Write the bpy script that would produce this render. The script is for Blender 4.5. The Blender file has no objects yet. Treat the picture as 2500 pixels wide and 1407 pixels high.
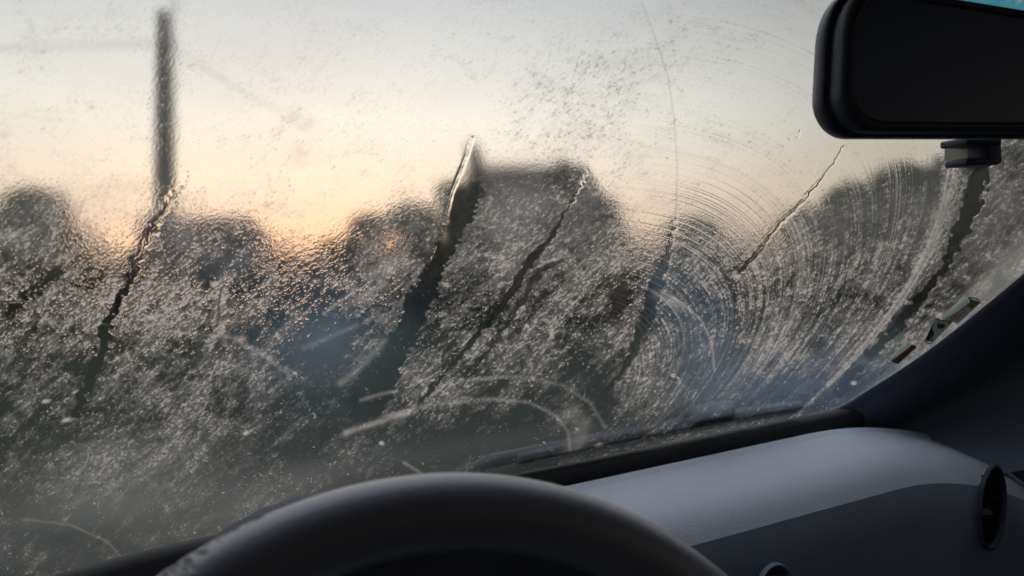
import bpy, bmesh, math, random
import numpy as np
from mathutils import Vector, Matrix

# ------------------------------------------------------------------ camera
scene = bpy.context.scene
COL = scene.collection
EYE = np.array([0.0, 0.0, 1.25])
FPX = 1960.0                     # focal length in pixels of the 2500 px wide photograph

cam_data = bpy.data.cameras.new("camera")
cam_data.sensor_width = 36.0
cam_data.lens = 36.0 * FPX / 2500.0
cam_data.clip_start = 0.02
cam_data.clip_end = 2000.0
cam_data.dof.use_dof = True
cam_data.dof.focus_distance = 0.72
cam_data.dof.aperture_fstop = 9.0
cam = bpy.data.objects.new("camera", cam_data)
cam.location = EYE.tolist()
cam.rotation_euler = (math.radians(90), 0, 0)
COL.objects.link(cam)
scene.camera = cam

# ------------------------------------------------------------------ sky and sun
SUN_ELEV = math.radians(1.0)
SUN_AZ = math.radians(-13.0)      # seen from above, left of straight ahead (+Y)
world = bpy.data.worlds.new("World")
scene.world = world
world.use_nodes = True
wn, wl = world.node_tree.nodes, world.node_tree.links
wn.clear()
w_out = wn.new("ShaderNodeOutputWorld")
sky = wn.new("ShaderNodeTexSky")
sky.sky_type = 'NISHITA'
sky.sun_disc = False
sky.sun_elevation = SUN_ELEV
sky.sun_rotation = SUN_AZ
sky.altitude = 100
sky.air_density = 1.0
sky.dust_density = 0.6
sky.ozone_density = 1.0
bg = wn.new("ShaderNodeBackground")
bg.inputs[1].default_value = 0.05
wl.new(sky.outputs[0], bg.inputs[0])
# thin high cloud lit by the afterglow
tc = wn.new("ShaderNodeTexCoord")
nrm = wn.new("ShaderNodeVectorMath"); nrm.operation = 'NORMALIZE'
wl.new(tc.outputs["Generated"], nrm.inputs[0])
sep = wn.new("ShaderNodeSeparateXYZ")
wl.new(nrm.outputs[0], sep.inputs[0])
ramp = wn.new("ShaderNodeValToRGB")
cr = ramp.color_ramp
stops = [(0.0, (0.72, 0.46, 0.36)), (0.05, (0.78, 0.56, 0.45)), (0.12, (0.94, 0.79, 0.65)), (0.20, (0.93, 0.89, 0.81)), (0.34, (0.62, 0.64, 0.66)), (0.6, (1.35, 1.40, 1.48)), (1.0, (1.62, 1.68, 1.84))]
while len(cr.elements) < len(stops):
    cr.elements.new(0.5)
for e_, (p_, c_) in zip(cr.elements, stops):
    e_.position = p_
    e_.color = (*c_, 1)
wl.new(sep.outputs[2], ramp.inputs[0])
cn = wn.new("ShaderNodeTexNoise")
cn.inputs["Scale"].default_value = 2.2
cn.inputs["Detail"].default_value = 4
mp = wn.new("ShaderNodeMapping")
mp.inputs["Scale"].default_value = (1, 1, 3.5)
wl.new(nrm.outputs[0], mp.inputs[0]); wl.new(mp.outputs[0], cn.inputs[0])
dotn = wn.new("ShaderNodeVectorMath"); dotn.operation = 'DOT_PRODUCT'
wl.new(nrm.outputs[0], dotn.inputs[0])
GLOW = math.radians(-14)
dotn.inputs[1].default_value = (math.sin(GLOW), math.cos(GLOW), 0.10)
glow = wn.new("ShaderNodeMapRange")
glow.interpolation_type = 'SMOOTHSTEP'
glow.inputs[1].default_value = 0.76; glow.inputs[2].default_value = 1.0
glow.inputs[3].default_value = 0.52; glow.inputs[4].default_value = 0.97
wl.new(dotn.outputs["Value"], glow.inputs[0])
cmr = wn.new("ShaderNodeMapRange")
cmr.inputs[1].default_value = 0.3; cmr.inputs[2].default_value = 0.7
cmr.inputs[3].default_value = 0.92; cmr.inputs[4].default_value = 1.06
wl.new(cn.outputs[0], cmr.inputs[0])
mul = wn.new("ShaderNodeMath"); mul.operation = 'MULTIPLY'
wl.new(glow.outputs[0], mul.inputs[0]); wl.new(cmr.outputs[0], mul.inputs[1])
bg2 = wn.new("ShaderNodeBackground")
wl.new(ramp.outputs[0], bg2.inputs[0]); wl.new(mul.outputs[0], bg2.inputs[1])
add = wn.new("ShaderNodeAddShader")
wl.new(bg.outputs[0], add.inputs[0]); wl.new(bg2.outputs[0], add.inputs[1])
wl.new(add.outputs[0], w_out.inputs[0])

sun_d = bpy.data.lights.new("sun", 'SUN')
sun_d.energy = 0.5
sun_d.angle = math.radians(0.6)
sun_d.color = (1.0, 0.72, 0.48)
sun = bpy.data.objects.new("sun", sun_d)
sdir = Vector((math.sin(SUN_AZ) * math.cos(SUN_ELEV), math.cos(SUN_AZ) * math.cos(SUN_ELEV), math.sin(SUN_ELEV)))
sun.rotation_euler = (-sdir).to_track_quat('-Z', 'Y').to_euler()
sun.location = (0, 0, 30)
COL.objects.link(sun)

scene.view_settings.view_transform = 'Standard'
scene.view_settings.look = 'None'
scene.view_settings.exposure = 0.0
scene.view_settings.gamma = 1.0
scene.render.engine = 'CYCLES'
scene.cycles.max_bounces = 14
scene.cycles.transmission_bounces = 12
scene.cycles.transparent_max_bounces = 16
scene.cycles.sample_clamp_indirect = 4.0
scene.cycles.use_denoising = True

# ------------------------------------------------------------------ frames
def ray(px, py):
    return np.array([(px - 1250.0) / FPX, 1.0, -(py - 703.5) / FPX])

def at(px, py, depth):
    """world point at a given distance ahead of the eye"""
    return EYE + ray(px, py) * depth

CORNER = at(2060, 995, 1.25)                 # lower passenger corner of the windscreen
_a = at(600, 1290, 0.86)
T = CORNER - _a; T /= np.linalg.norm(T)      # along the base of the windscreen
FW = np.array([-T[1], T[0], 0.0]); FW /= np.linalg.norm(FW)   # forward of the car
UP = np.cross(T, FW)
RAKE = math.radians(42)
GV = -FW * math.cos(RAKE) + UP * math.sin(RAKE)   # up along the glass
GN = np.cross(T, GV)                          # normal of the glass, out of the cabin? (see sign below)
if GN[2] < 0:
    GN = -GN                                  # points out and up

def car(x, y, z):
    """car frame: x along the base of the screen, y forward, z up, origin at the corner"""
    return CORNER + T * x + FW * y + UP * z

def sweep(x):
    """how far the foot of the screen drops back along the glass towards the driver's corner"""
    return GV * (-0.8 * max(0.0, -0.93 - x) ** 2)

def on_glass(px, py, off=0.0):
    """point of the inner glass face (off > 0 = outward)"""
    d = ray(px, py)
    s = ((CORNER - EYE) @ GN + off) / (d @ GN)
    return EYE + d * s

def to_car(p):
    q = np.asarray(p) - CORNER
    return q @ T, q @ FW, q @ UP

# ------------------------------------------------------------------ helpers
def link_mesh(name, verts, faces, mat=None, parent=None, smooth=True):
    me = bpy.data.meshes.new(name)
    me.from_pydata([tuple(map(float, v)) for v in verts], [], faces)
    me.update()
    bm = bmesh.new(); bm.from_mesh(me)
    bmesh.ops.recalc_face_normals(bm, faces=bm.faces)
    bm.to_mesh(me); bm.free()
    if smooth:
        for p in me.polygons:
            p.use_smooth = True
    if mat is not None:
        for m in (mat if isinstance(mat, (list, tuple)) else [mat]):
            me.materials.append(m)
    o = bpy.data.objects.new(name, me)
    COL.objects.link(o)
    if parent is not None:
        o.parent = parent
        o.matrix_parent_inverse = parent.matrix_world.inverted()
    return o

def grid_faces(nr, nc, close_c=False, off=0):
    f = []
    for i in range(nr - 1):
        for j in range(nc if close_c else nc - 1):
            k = (j + 1) % nc
            f.append((off + i * nc + j, off + i * nc + k, off + (i + 1) * nc + k, off + (i + 1) * nc + j))
    return f

def loft(name, rows, mat, parent=None, thick=None, sub=0, close_c=False, caps=False):
    nr, nc = len(rows), len(rows[0])
    v = [p for r in rows for p in r]
    f = grid_faces(nr, nc, close_c)
    if caps:
        f.append(tuple(range(nc)))
        f.append(tuple(range((nr - 1) * nc, nr * nc)))
    o = link_mesh(name, v, f, mat, parent)
    if thick:
        m = o.modifiers.new("solid", 'SOLIDIFY'); m.thickness = thick; m.offset = 0
    if sub:
        m = o.modifiers.new("sub", 'SUBSURF'); m.levels = sub; m.render_levels = sub
    return o

def tube(name, pts, rad, mat, parent=None, n=12):
    pts = [np.asarray(p, float) for p in pts]
    rows = []
    for i, p in enumerate(pts):
        d = pts[min(i + 1, len(pts) - 1)] - pts[max(i - 1, 0)]
        d /= np.linalg.norm(d) + 1e-12
        a = np.cross(d, [0, 0, 1.0])
        if np.linalg.norm(a) < 1e-3:
            a = np.cross(d, [0, 1.0, 0])
        a /= np.linalg.norm(a)
        b = np.cross(d, a)
        r = rad[i] if isinstance(rad, (list, tuple)) else rad
        rows.append([p + r * (math.cos(2 * math.pi * k / n) * a + math.sin(2 * math.pi * k / n) * b) for k in range(n)])
    return loft(name, rows, mat, parent, close_c=True, caps=True)

def box_pts(c, ax, ay, az):
    c, ax, ay, az = map(lambda q: np.asarray(q, float), (c, ax, ay, az))
    v = [c + sx * ax + sy * ay + sz * az for sx in (-1, 1) for sy in (-1, 1) for sz in (-1, 1)]
    f = [(0, 1, 3, 2), (4, 6, 7, 5), (0, 4, 5, 1), (2, 3, 7, 6), (0, 2, 6, 4), (1, 5, 7, 3)]
    return v, f

def box(name, c, ax, ay, az, mat, parent=None, bevel=0.0):
    v, f = box_pts(c, ax, ay, az)
    o = link_mesh(name, v, f, mat, parent, smooth=bevel > 0)
    if bevel:
        m = o.modifiers.new("bevel", 'BEVEL'); m.width = bevel; m.segments = 4
        m.harden_normals = False
    return o

def empty(name, loc, label, cat, group=None):
    o = bpy.data.objects.new(name, None)
    o.empty_display_size = 0.2
    COL.objects.link(o)
    o.location = [float(q) for q in loc]
    o["label"] = label; o["category"] = cat
    if group:
        o["group"] = group
    bpy.context.view_layer.update()
    return o

def tag(o, label, cat, group=None):
    o["label"] = label; o["category"] = cat
    if group:
        o["group"] = group

# ------------------------------------------------------------------ materials
def material(name):
    m = bpy.data.materials.new(name)
    m.use_nodes = True
    return m, m.node_tree.nodes, m.node_tree.links, m.node_tree.nodes["Principled BSDF"]

def plain(name, col, rough=0.6, metal=0.0, noise=0.0, scale=20.0, bump=0.0, bscale=600.0, spec=0.5, col2=None, detail=4.0):
    m, n, l, p = material(name)
    p.inputs["Roughness"].default_value = rough
    p.inputs["Metallic"].default_value = metal
    p.inputs["Specular IOR Level"].default_value = spec
    tcn = n.new("ShaderNodeTexCoord")
    if noise > 0 or col2:
        t = n.new("ShaderNodeTexNoise"); t.inputs["Scale"].default_value = scale; t.inputs["Detail"].default_value = detail
        l.new(tcn.outputs["Object"], t.inputs[0])
        mx = n.new("ShaderNodeMix"); mx.data_type = 'RGBA'
        c2 = col2 if col2 else tuple(min(1, c * (1 + noise)) for c in col)
        c1 = col if col2 else tuple(c * (1 - noise) for c in col)
        mx.inputs[6].default_value = (*c1, 1); mx.inputs[7].default_value = (*c2, 1)
        l.new(t.outputs[0], mx.inputs[0]); l.new(mx.outputs[2], p.inputs["Base Color"])
    else:
        p.inputs["Base Color"].default_value = (*col, 1)
    if bump > 0:
        t2 = n.new("ShaderNodeTexNoise"); t2.inputs["Scale"].default_value = bscale; t2.inputs["Detail"].default_value = 2
        l.new(tcn.outputs["Object"], t2.inputs[0])
        b = n.new("ShaderNodeBump"); b.inputs["Strength"].default_value = bump; b.inputs["Distance"].default_value = 0.001
        l.new(t2.outputs[0], b.inputs["Height"]); l.new(b.outputs[0], p.inputs["Normal"])
    return m

M = {}
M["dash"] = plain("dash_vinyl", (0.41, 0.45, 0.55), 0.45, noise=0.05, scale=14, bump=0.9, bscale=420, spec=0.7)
M["dash_shaded_front"] = plain("dash_vinyl_shaded", (0.27, 0.32, 0.43), 0.55, noise=0.08, scale=14, bump=0.6, bscale=420, spec=0.3)  # dash vinyl darkened: shade of the front face put into its colour
M["trim"] = plain("dark_trim", (0.035, 0.048, 0.08), 0.62, noise=0.15, scale=9, bump=0.25, bscale=500, spec=0.35)
M["rubber"] = plain("black_rubber", (0.012, 0.013, 0.016), 0.55, noise=0.2, scale=30)
M["pillar"] = plain("pillar_plastic", (0.075, 0.092, 0.135), 0.6, noise=0.1, scale=8, bump=0.3, bscale=700, spec=0.4)
M["lining"] = plain("roof_cloth", (0.035, 0.048, 0.075), 0.95, noise=0.15, scale=60)
M["seat"] = plain("seat_cloth", (0.022, 0.03, 0.045), 0.95, noise=0.3, scale=40)
M["mirror_shell"] = plain("mirror_shell_plastic", (0.09, 0.11, 0.15), 0.4, noise=0.1, scale=20, bump=0.1, bscale=900, spec=0.5)
M["mirror_glass"] = plain("dimmed_mirror_glass", (0.15, 0.24, 0.44), 0.4, metal=0.0, noise=0.1, scale=12)
M["pad"] = plain("pale_mount_plastic", (0.42, 0.39, 0.35), 0.6, noise=0.15, scale=80)
M["black"] = plain("black_plastic", (0.085, 0.10, 0.14), 0.45, noise=0.1, scale=30)
M["body"] = plain("body_paint", (0.018, 0.026, 0.023), 0.8, noise=0.12, scale=3, spec=0.08)
M["cowl"] = plain("cowl_plastic", (0.32, 0.32, 0.29), 0.7, noise=0.25, scale=25)
M["wiper"] = plain("wiper_plastic", (0.02, 0.028, 0.045), 0.5, noise=0.2, scale=40)
M["leaf"] = plain("tree_leaves", (0.018, 0.028, 0.014), 0.8, col2=(0.06, 0.075, 0.035), scale=1.6)
M["leaf_dry"] = plain("autumn_leaves", (0.035, 0.026, 0.018), 0.8, col2=(0.09, 0.06, 0.035), scale=1.6)
M["bark"] = plain("tree_bark", (0.05, 0.04, 0.032), 0.9, noise=0.3, scale=12)
M["brick"] = plain("house_render", (0.085, 0.065, 0.055), 0.85, noise=0.2, scale=5)
M["brick2"] = plain("cottage_wall", (0.08, 0.068, 0.064), 0.85, noise=0.2, scale=5)
M["roof"] = plain("roof_tiles", (0.05, 0.043, 0.04), 0.8, noise=0.3, scale=7)
M["glass_win"] = plain("window_glass", (0.03, 0.035, 0.04), 0.08, spec=0.8)
M["frame"] = plain("window_frame", (0.45, 0.44, 0.42), 0.5)
M["pole"] = plain("weathered_concrete", (0.10, 0.095, 0.09), 0.85, noise=0.5, scale=6, detail=8)
M["wire"] = plain("cable_black", (0.02, 0.02, 0.022), 0.6)

# ------------------------------------------------------------------ numpy noise (for dirt and frost on the glass)
def _hash(ix, iy, seed):
    h = (ix.astype(np.uint32) * np.uint32(374761393)) ^ (iy.astype(np.uint32) * np.uint32(668265263)) ^ np.uint32((seed * 2246822519) & 0xFFFFFFFF)
    h = (h ^ (h >> np.uint32(13))) * np.uint32(1274126177)
    h ^= h >> np.uint32(16)
    h = h * np.uint32(2654435761)
    h ^= h >> np.uint32(15)
    return h.astype(np.float32) / np.float32(4294967295.0)

def vnoise(x, y, seed):
    """smooth value noise, 0..1"""
    x = np.asarray(x, np.float32); y = np.asarray(y, np.float32)
    fx, fy = np.floor(x), np.floor(y)
    ix, iy = fx.astype(np.int64), fy.astype(np.int64)
    u, v = x - fx, y - fy
    u = u * u * (3 - 2 * u); v = v * v * (3 - 2 * v)
    a = _hash(ix, iy, seed); b = _hash(ix + 1, iy, seed)
    c = _hash(ix, iy + 1, seed); d = _hash(ix + 1, iy + 1, seed)
    return (a * (1 - u) + b * u) * (1 - v) + (c * (1 - u) + d * u) * v

def fbm(x, y, seed, o=3, gain=0.55):
    s = 0; w = 1; t = 0
    for i in range(o):
        s = s + w * vnoise(x, y, seed + 17 * i); t += w
        x = x * 2.03 + 11.3; y = y * 2.03 + 5.7; w *= gain
    return s / t

def sstep(a, b, x):
    t = np.clip((x - a) / (b - a), 0, 1)
    return t * t * (3 - 2 * t)

def seg_dist(X, Y, pts, widths):
    """signed distance to a polyline minus its half-width (negative inside); also the side (+ right of travel) and run 0..1"""
    best = np.full(X.shape, 1e9, np.float32); side = np.zeros(X.shape, np.float32); run = np.zeros(X.shape, np.float32)
    n = len(pts) - 1
    for i in range(n):
        x0, y0 = pts[i]; x1, y1 = pts[i + 1]
        dx, dy = x1 - x0, y1 - y0
        L2 = dx * dx + dy * dy
        t = np.clip(((X - x0) * dx + (Y - y0) * dy) / L2, 0, 1)
        ex, ey = X - (x0 + t * dx), Y - (y0 + t * dy)
        w = widths[i] * (1 - t) + widths[i + 1] * t
        d = np.sqrt(ex * ex + ey * ey) - w
        m = d < best
        best = np.where(m, d, best)
        side = np.where(m, np.sign(ex * dy - ey * dx) * (d + w), side)
        run = np.where(m, (i + t) / n, run)
    return best, side, run

def blob(X, Y, cx, cy, rx, ry, ang=0.0, soft=1.0):
    c, s = math.cos(math.radians(ang)), math.sin(math.radians(ang))
    dx, dy = X - cx, Y - cy
    a = (dx * c - dy * s) / rx; b = (dx * s + dy * c) / ry
    return np.exp(-(a * a + b * b) * soft)

def in_poly(X, Y, poly):
    r = np.zeros(X.shape, bool); n = len(poly)
    for i in range(n):
        x0, y0 = poly[i]; x1, y1 = poly[(i + 1) % n]
        c = ((y0 > Y) != (y1 > Y)) & (X < (x1 - x0) * (Y - y0) / (y1 - y0 + 1e-9) + x0)
        r ^= c
    return r

def interp(v, xs, ys):
    return np.interp(v, xs, ys).astype(np.float32)

# marks below lie on the glass; veil and relief bands also follow the skyline height
LANES = [  # water tracks: points and half-widths, on the glass
    ([(455, 420), (432, 470), (388, 512), (370, 560), (347, 608), (326, 640), (318, 690), (286, 740), (257, 800), (244, 870), (212, 930), (186, 1000), (158, 1022)],
     [2, 8, 11, 9, 7, 9, 9, 10, 13, 14, 11, 8, 3], 12, 1.0),
    ([(1430, 418), (1404, 470), (1360, 550), (1300, 620), (1240, 720), (1152, 830), (1085, 900), (1010, 1000), (985, 1040)],
     [1, 4, 4, 9, 9, 7, 5, 4, 2], 8, 0.95),
    ([(1372, 630), (1312, 662), (1262, 740), (1190, 850), (1120, 940)], [3, 10, 8, 6, 2], 10, 0.8),
    ([(1640, 540), (1628, 610), (1603, 690), (1575, 770), (1543, 850), (1500, 925), (1455, 985)], [4, 9, 17, 15, 9, 5, 2], 8, 0.95),
    ([(2052, 355), (2012, 420), (1962, 480), (1902, 540), (1866, 578), (1845, 612), (1797, 668)], [0.5, 1.5, 1.5, 1.5, 4, 7, 4], 5, 0.95),
    ([(2395, 400), (2375, 480), (2340, 570), (2300, 650), (2225, 745), (2130, 850), (2035, 960)], [22, 24, 17, 12, 12, 14, 12], 12, 0.95),
    ([(1946, 316), (1938, 327), (1926, 334)], [2, 6, 4], 2, 1.0),
    ([(90, 760), (60, 830), (20, 900), (0, 950)], [8, 9, 8, 5], 14, 0.6),
    ([(495, 830), (470, 880), (420, 950)], [8, 10, 3], 10, 0.7),
    ([(760, 960), (790, 1040), (775, 1110)], [4, 5, 3], 6, 0.4),
    ([(545, 690), (530, 740), (533, 770), (525, 790)], [2, 5, 5, 2], 5, 0.8),
]
MAIN_EDGE = [(1152, 335), (1128, 400), (1100, 470), (1082, 540), (1050, 620), (1002, 710), (975, 760), (968, 795), (938, 850), (880, 905), (845, 945), (812, 1030), (790, 1090)]
MAIN_POLY = MAIN_EDGE[2:11] + [(858, 1030), (930, 1010), (962, 930), (1000, 850), (1036, 770), (1080, 660), (1120, 580), (1160, 500), (1185, 460), (1160, 440), (1130, 445)]

PIV = (-0.66, 0.13)              # foot of the passenger wiper sweep, in glass coordinates (along T, along GV)
def glass_uv(X, Y):
    d0 = (X - 1250.0) / FPX; d2 = -(Y - 703.5) / FPX
    k = (CORNER - EYE) @ GN
    s = k / (d0 * GN[0] + GN[1] + d2 * GN[2])
    qx, qy, qz = s * d0 - (CORNER - EYE)[0], s - (CORNER - EYE)[1], s * d2 - (CORNER - EYE)[2]
    return qx * T[0] + qy * T[1] + qz * T[2], qx * GV[0] + qy * GV[1] + qz * GV[2]

def frost_fields(X, Y):
    X = X.astype(np.float32); Y = Y.astype(np.float32)
    U, V = glass_uv(X, Y)
    R = np.sqrt((U - PIV[0]) ** 2 + (V - PIV[1]) ** 2)
    A = np.arctan2(V - PIV[1], U - PIV[0])
    OUT_R = 0.575
    wx = (vnoise(X / 90, Y / 90, 3) - 0.5) * 60; wy = (vnoise(X / 90, Y / 90, 4) - 0.5) * 60
    # --- zones
    outer = sstep(0.0, 0.012, R - OUT_R - 0.008 * (vnoise(X / 14, Y / 14, 71) - 0.5)) * (X > 1500)     # beyond the passenger sweep
    arcz = sstep(1480, 1700, X + 0.15 * (Y - 600)) * (1 - outer)
    # --- grain, long axis going up to the right
    def grain(ang, la, lb, seed, o=2):
        c, s = math.cos(math.radians(ang)), math.sin(math.radians(ang))
        a = (X + wx * 0.3) * c - (Y + wy * 0.3) * s; b = (X + wx * .3) * s + (Y + wy * .3) * c
        return fbm(a / la, b / lb, seed, o)
    g1 = grain(38, 6.4, 3.4, 11, 2)
    g2 = grain(42, 13, 4.8, 23)
    g3 = grain(8, 16, 4.2, 31)
    g4 = grain(-88, 46, 4.5, 37)
    g5 = grain(40, 22, 7, 41)
    big = fbm((X + wx) / 110, (Y + wy) / 80, 51, 3)
    blot = fbm((X + wx) / 42, (Y + wy) / 30, 57, 3)
    stre = fbm((X * 0.60 - Y * 0.80) / 200, (X * 0.80 + Y * 0.60) / 24, 61, 3)
    stre2 = fbm((X * 0.80 - Y * 0.60) / 120, (X * 0.60 + Y * 0.80) / 11, 67, 2)
    arcs = fbm(R * 260 + 2.5 * vnoise(A * 6, R * 9, 80), A * 2.2, 81, 3, 0.75)
    arcf = fbm(R * 700, A * 1.3, 87, 2, 0.8)
    mid = sstep(1120, 1240, X) * (1 - sstep(1620, 1720, X))
    g = 0.62 * g1 + 0.38 * g2
    g = g * (1 - 0.5 * mid) + 0.5 * mid * (0.5 * g1 + 0.28 * g3 + 0.22 * g4 + 0.0)
    g = g + arcz * (0.62 * (arcs - 0.5) + 0.40 * (arcf - 0.5))
    g = g * (1 - outer) + outer * (0.75 * g5 + 0.25 * g1)
    # --- coverage: about half over the lower glass, thinning downwards and in patches
    cov = interp(Y, [0, 250, 420, 520, 760, 880, 980, 1080, 1200, 1407], [0.30, 0.30, 0.36, 0.46, 0.46, 0.44, 0.42, 0.40, 0.38, 0.34])
    cov = cov - 0.13 * sstep(1400, 2300, X) * sstep(800, 980, Y)
    cov = cov + 0.34 * (big - 0.5) + 0.26 * (blot - 0.5) + 0.34 * (stre - 0.5) * sstep(500, 700, Y) + 0.20 * (stre2 - 0.5) * sstep(480, 620, Y)
    cov += 0.16 * blob(X, Y, 925, 655, 46, 26, 20) + 0.13 * blob(X, Y, 900, 735, 90, 12, 32) + 0.12 * blob(X, Y, 640, 860, 110, 10, -30)
    cov += 0.14 * blob(X, Y, 545, 760, 16, 80, 0) + 0.10 * blob(X, Y, 480, 780, 160, 70, 0) + 0.10 * blob(X, Y, 270, 1130, 130, 90, 0) + 0.10 * blob(X, Y, 480, 1000, 70, 150, -30)
    cov += 0.12 * blob(X, Y, 1120, 930, 100, 60, 40) + 0.10 * blob(X, Y, 1250, 560, 150, 90, 0) + 0.06 * blob(X, Y, 430, 600, 150, 100)
    cov -= 0.22 * blob(X, Y, 800, 830, 130, 110, 0) + 0.20 * blob(X, Y, 1700, 800, 90, 150, 20) + 0.18 * blob(X, Y, 1905, 960, 160, 60, 0)
    cov -= 0.25 * blob(X, Y, 1512, 725, 22, 55, -8) + 0.22 * blob(X, Y, 1440, 890, 60, 30, 20) + 0.2 * blob(X, Y, 505, 665, 26, 22, 0) + 0.1 * blob(X, Y, 90, 720, 70, 120)
    cov -= 0.20 * blob(X, Y, 1180, 1060, 230, 70, 8) + 0.10 * blob(X, Y, 700, 1060, 160, 90)
    cov += 0.14 * blob(X, Y, 1300, 420, 110, 40) * 0 + 0.15 * blob(X, Y, 1500, 170, 200, 150, 35) + 0.12 * blob(X, Y, 1400, 300, 200, 130)
    cov += 0.09 * arcz * sstep(430, 620, Y) * (1 - sstep(900, 1000, Y))
    cov += outer * 0.03
    # smooth rime band along the end of the sweep
    band = np.exp(-((R - (OUT_R - 0.016)) / 0.011) ** 2) * (X > 1700) * (1 - outer)
    cov += 0.55 * band * interp(Y, [330, 420, 900, 1000], [0.4, 0.85, 1.0, 0.6])
    # main wiped streak
    dm, sm, rm = seg_dist(X, Y, MAIN_EDGE, [2] * len(MAIN_EDGE))
    jag = (vnoise(X / 9, Y / 6, 91) - 0.5)
    jx = X + 22 * (vnoise(X / 13, Y / 7, 92) - 0.5) + 16 * (vnoise(X / 50, Y / 22, 93) - 0.5)
    jy = Y + 14 * (vnoise(X / 11, Y / 8, 94) - 0.5)
    poly = in_poly(jx, jy, MAIN_POLY).astype(np.float32)
    clear = poly * interp(Y, [360, 470, 520, 1000, 1040], [0.9, 0.85, 0.95, 1.0, 0.8])
    lane_rim = np.zeros_like(X); lane_core = np.zeros_like(X)
    for pts, ws, jg, amt in LANES:
        x0 = min(p[0] for p in pts) - 60; x1 = max(p[0] for p in pts) + 60
        y0 = min(p[1] for p in pts) - 60; y1 = max(p[1] for p in pts) + 60
        m = (X > x0) & (X < x1) & (Y > y0) & (Y < y1)
        if not m.any():
            continue
        xs, ys = X[m], Y[m]
        xj = xs + jg * (vnoise(xs / 11, ys / 11, 95) - 0.5) * 1.6 + jg * (vnoise(xs / 31, ys / 31, 96) - 0.5) * 1.4
        yj = ys + jg * (vnoise(xs / 12, ys / 12, 97) - 0.5) * 1.2
        d, sd, rn = seg_dist(xj, yj, pts, ws)
        clear[m] = np.maximum(clear[m], amt * (1 - sstep(-1.5, 2.0, d)))
        lane_rim[m] = np.maximum(lane_rim[m], np.exp(-((d - 1.0) / 2.8) ** 2) * amt * np.where(sd > 0, 1.0, 0.25))
        lane_core[m] = np.maximum(lane_core[m], (1 - sstep(-6, 1, d)) * amt)
    m = np.exp(-((dm) / 3.6) ** 2) * 0.7 * interp(Y, [330, 380, 560, 700, 1050], [0.6, 1, 1, 0.6, 0.5])
    lane_rim = np.maximum(lane_rim, m)
    # --- opaque grain
    th = 1 - cov
    gg = (g - 0.5) * 1.25 + 0.5 - th
    soft = sstep(-0.20, 0.22, (cov - 0.44) * 1.3 + 0.35 * (g2 - 0.5) + 0.25 * (blot - 0.5))
    bead = fbm((X * 0.79 - Y * 0.61) / 4.8, (X * 0.61 + Y * 0.79) / 3.0, 111, 2)
    dash = fbm((X * 0.77 - Y * 0.64) / 12.0, (X * 0.64 + Y * 0.77) / 3.3, 117, 2)
    fine_g = 0.45 * bead + 0.55 * dash + arcz * (0.30 * (arcs - 0.5) + 0.42 * (arcf - 0.5))
    beads = sstep(0.0, 0.11, fine_g - 0.58 + 0.55 * (cov - 0.44))
    F = 0.18 * soft + 0.16 * sstep(-0.06, 0.06, gg) + 0.76 * beads * (0.35 + 0.65 * sstep(-0.12, 0.10, gg)) * (0.55 + 0.75 * vnoise(X / 7, Y / 6, 119))
    F = F * (1 - clear)
    sparks = vnoise(X / 4.6, Y / 3.8, 201) * (0.78 + 0.22 * vnoise(X / 40, Y / 40, 202))
    S = 0.9 * sstep(0.85, 0.90, sparks) * sstep(540, 760, Y) * interp(X, [0, 2200, 2400], [1, 1, 0.4])
    S = S * (1 - 0.6 * clear)
    for dx_, dy_, rx_, ry_, an_ in ((1797, 671, 8, 5, 10), (162, 1020, 10, 4, 15), (1461, 1088, 10, 7, 15), (113, 974, 8, 4, 10), (2081, 931, 6, 4, 0), (930, 1077, 5, 4, 0), (600, 1052, 7, 4, 20), (1640, 912, 5, 4, 0), (370, 770, 7, 5, 20), (520, 690, 6, 5, 0)):
        S = np.maximum(S, np.clip(1.6 * blob(X, Y, dx_, dy_, rx_, ry_, an_), 0, 1))
    # thin lines left by the blade; low arcs paint the instrument hood's reflection
    def curve_line(pts, w, k, seed=0):
        d, _, rn = seg_dist(X, Y, pts, [0.0] * len(pts))
        return k * np.exp(-(d / w) ** 2) * (0.55 + 0.45 * vnoise(X / 17, Y / 17, 210 + seed))
    def ell(cx, cy, rx, ry, a0, a1, rot=0.0, n=26):
        c, s = math.cos(math.radians(rot)), math.sin(math.radians(rot))
        out = []
        for i in range(n):
            t = math.radians(a0 + (a1 - a0) * i / (n - 1))
            a, b = rx * math.cos(t), -ry * math.sin(t)
            out.append((cx + a * c + b * s, cy - a * s + b * c))
        return out
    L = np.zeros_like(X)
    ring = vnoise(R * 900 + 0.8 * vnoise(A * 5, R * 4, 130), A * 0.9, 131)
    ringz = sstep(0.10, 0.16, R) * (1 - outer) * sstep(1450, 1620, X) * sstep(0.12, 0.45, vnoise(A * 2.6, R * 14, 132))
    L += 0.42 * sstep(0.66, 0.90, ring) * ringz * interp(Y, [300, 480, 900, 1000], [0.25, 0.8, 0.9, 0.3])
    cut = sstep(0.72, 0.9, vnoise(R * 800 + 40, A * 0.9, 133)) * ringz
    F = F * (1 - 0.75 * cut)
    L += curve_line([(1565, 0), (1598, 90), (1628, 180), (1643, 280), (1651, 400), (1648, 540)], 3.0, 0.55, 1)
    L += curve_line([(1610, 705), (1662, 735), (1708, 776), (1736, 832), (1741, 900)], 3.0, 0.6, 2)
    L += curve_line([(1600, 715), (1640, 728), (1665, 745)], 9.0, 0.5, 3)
    L += curve_line([(935, 1010), (1040, 985), (1190, 969), (1290, 978), (1355, 1010), (1385, 1050), (1390, 1100)], 4.5, 0.34, 4)  # painted reflection of the instrument hood
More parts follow.
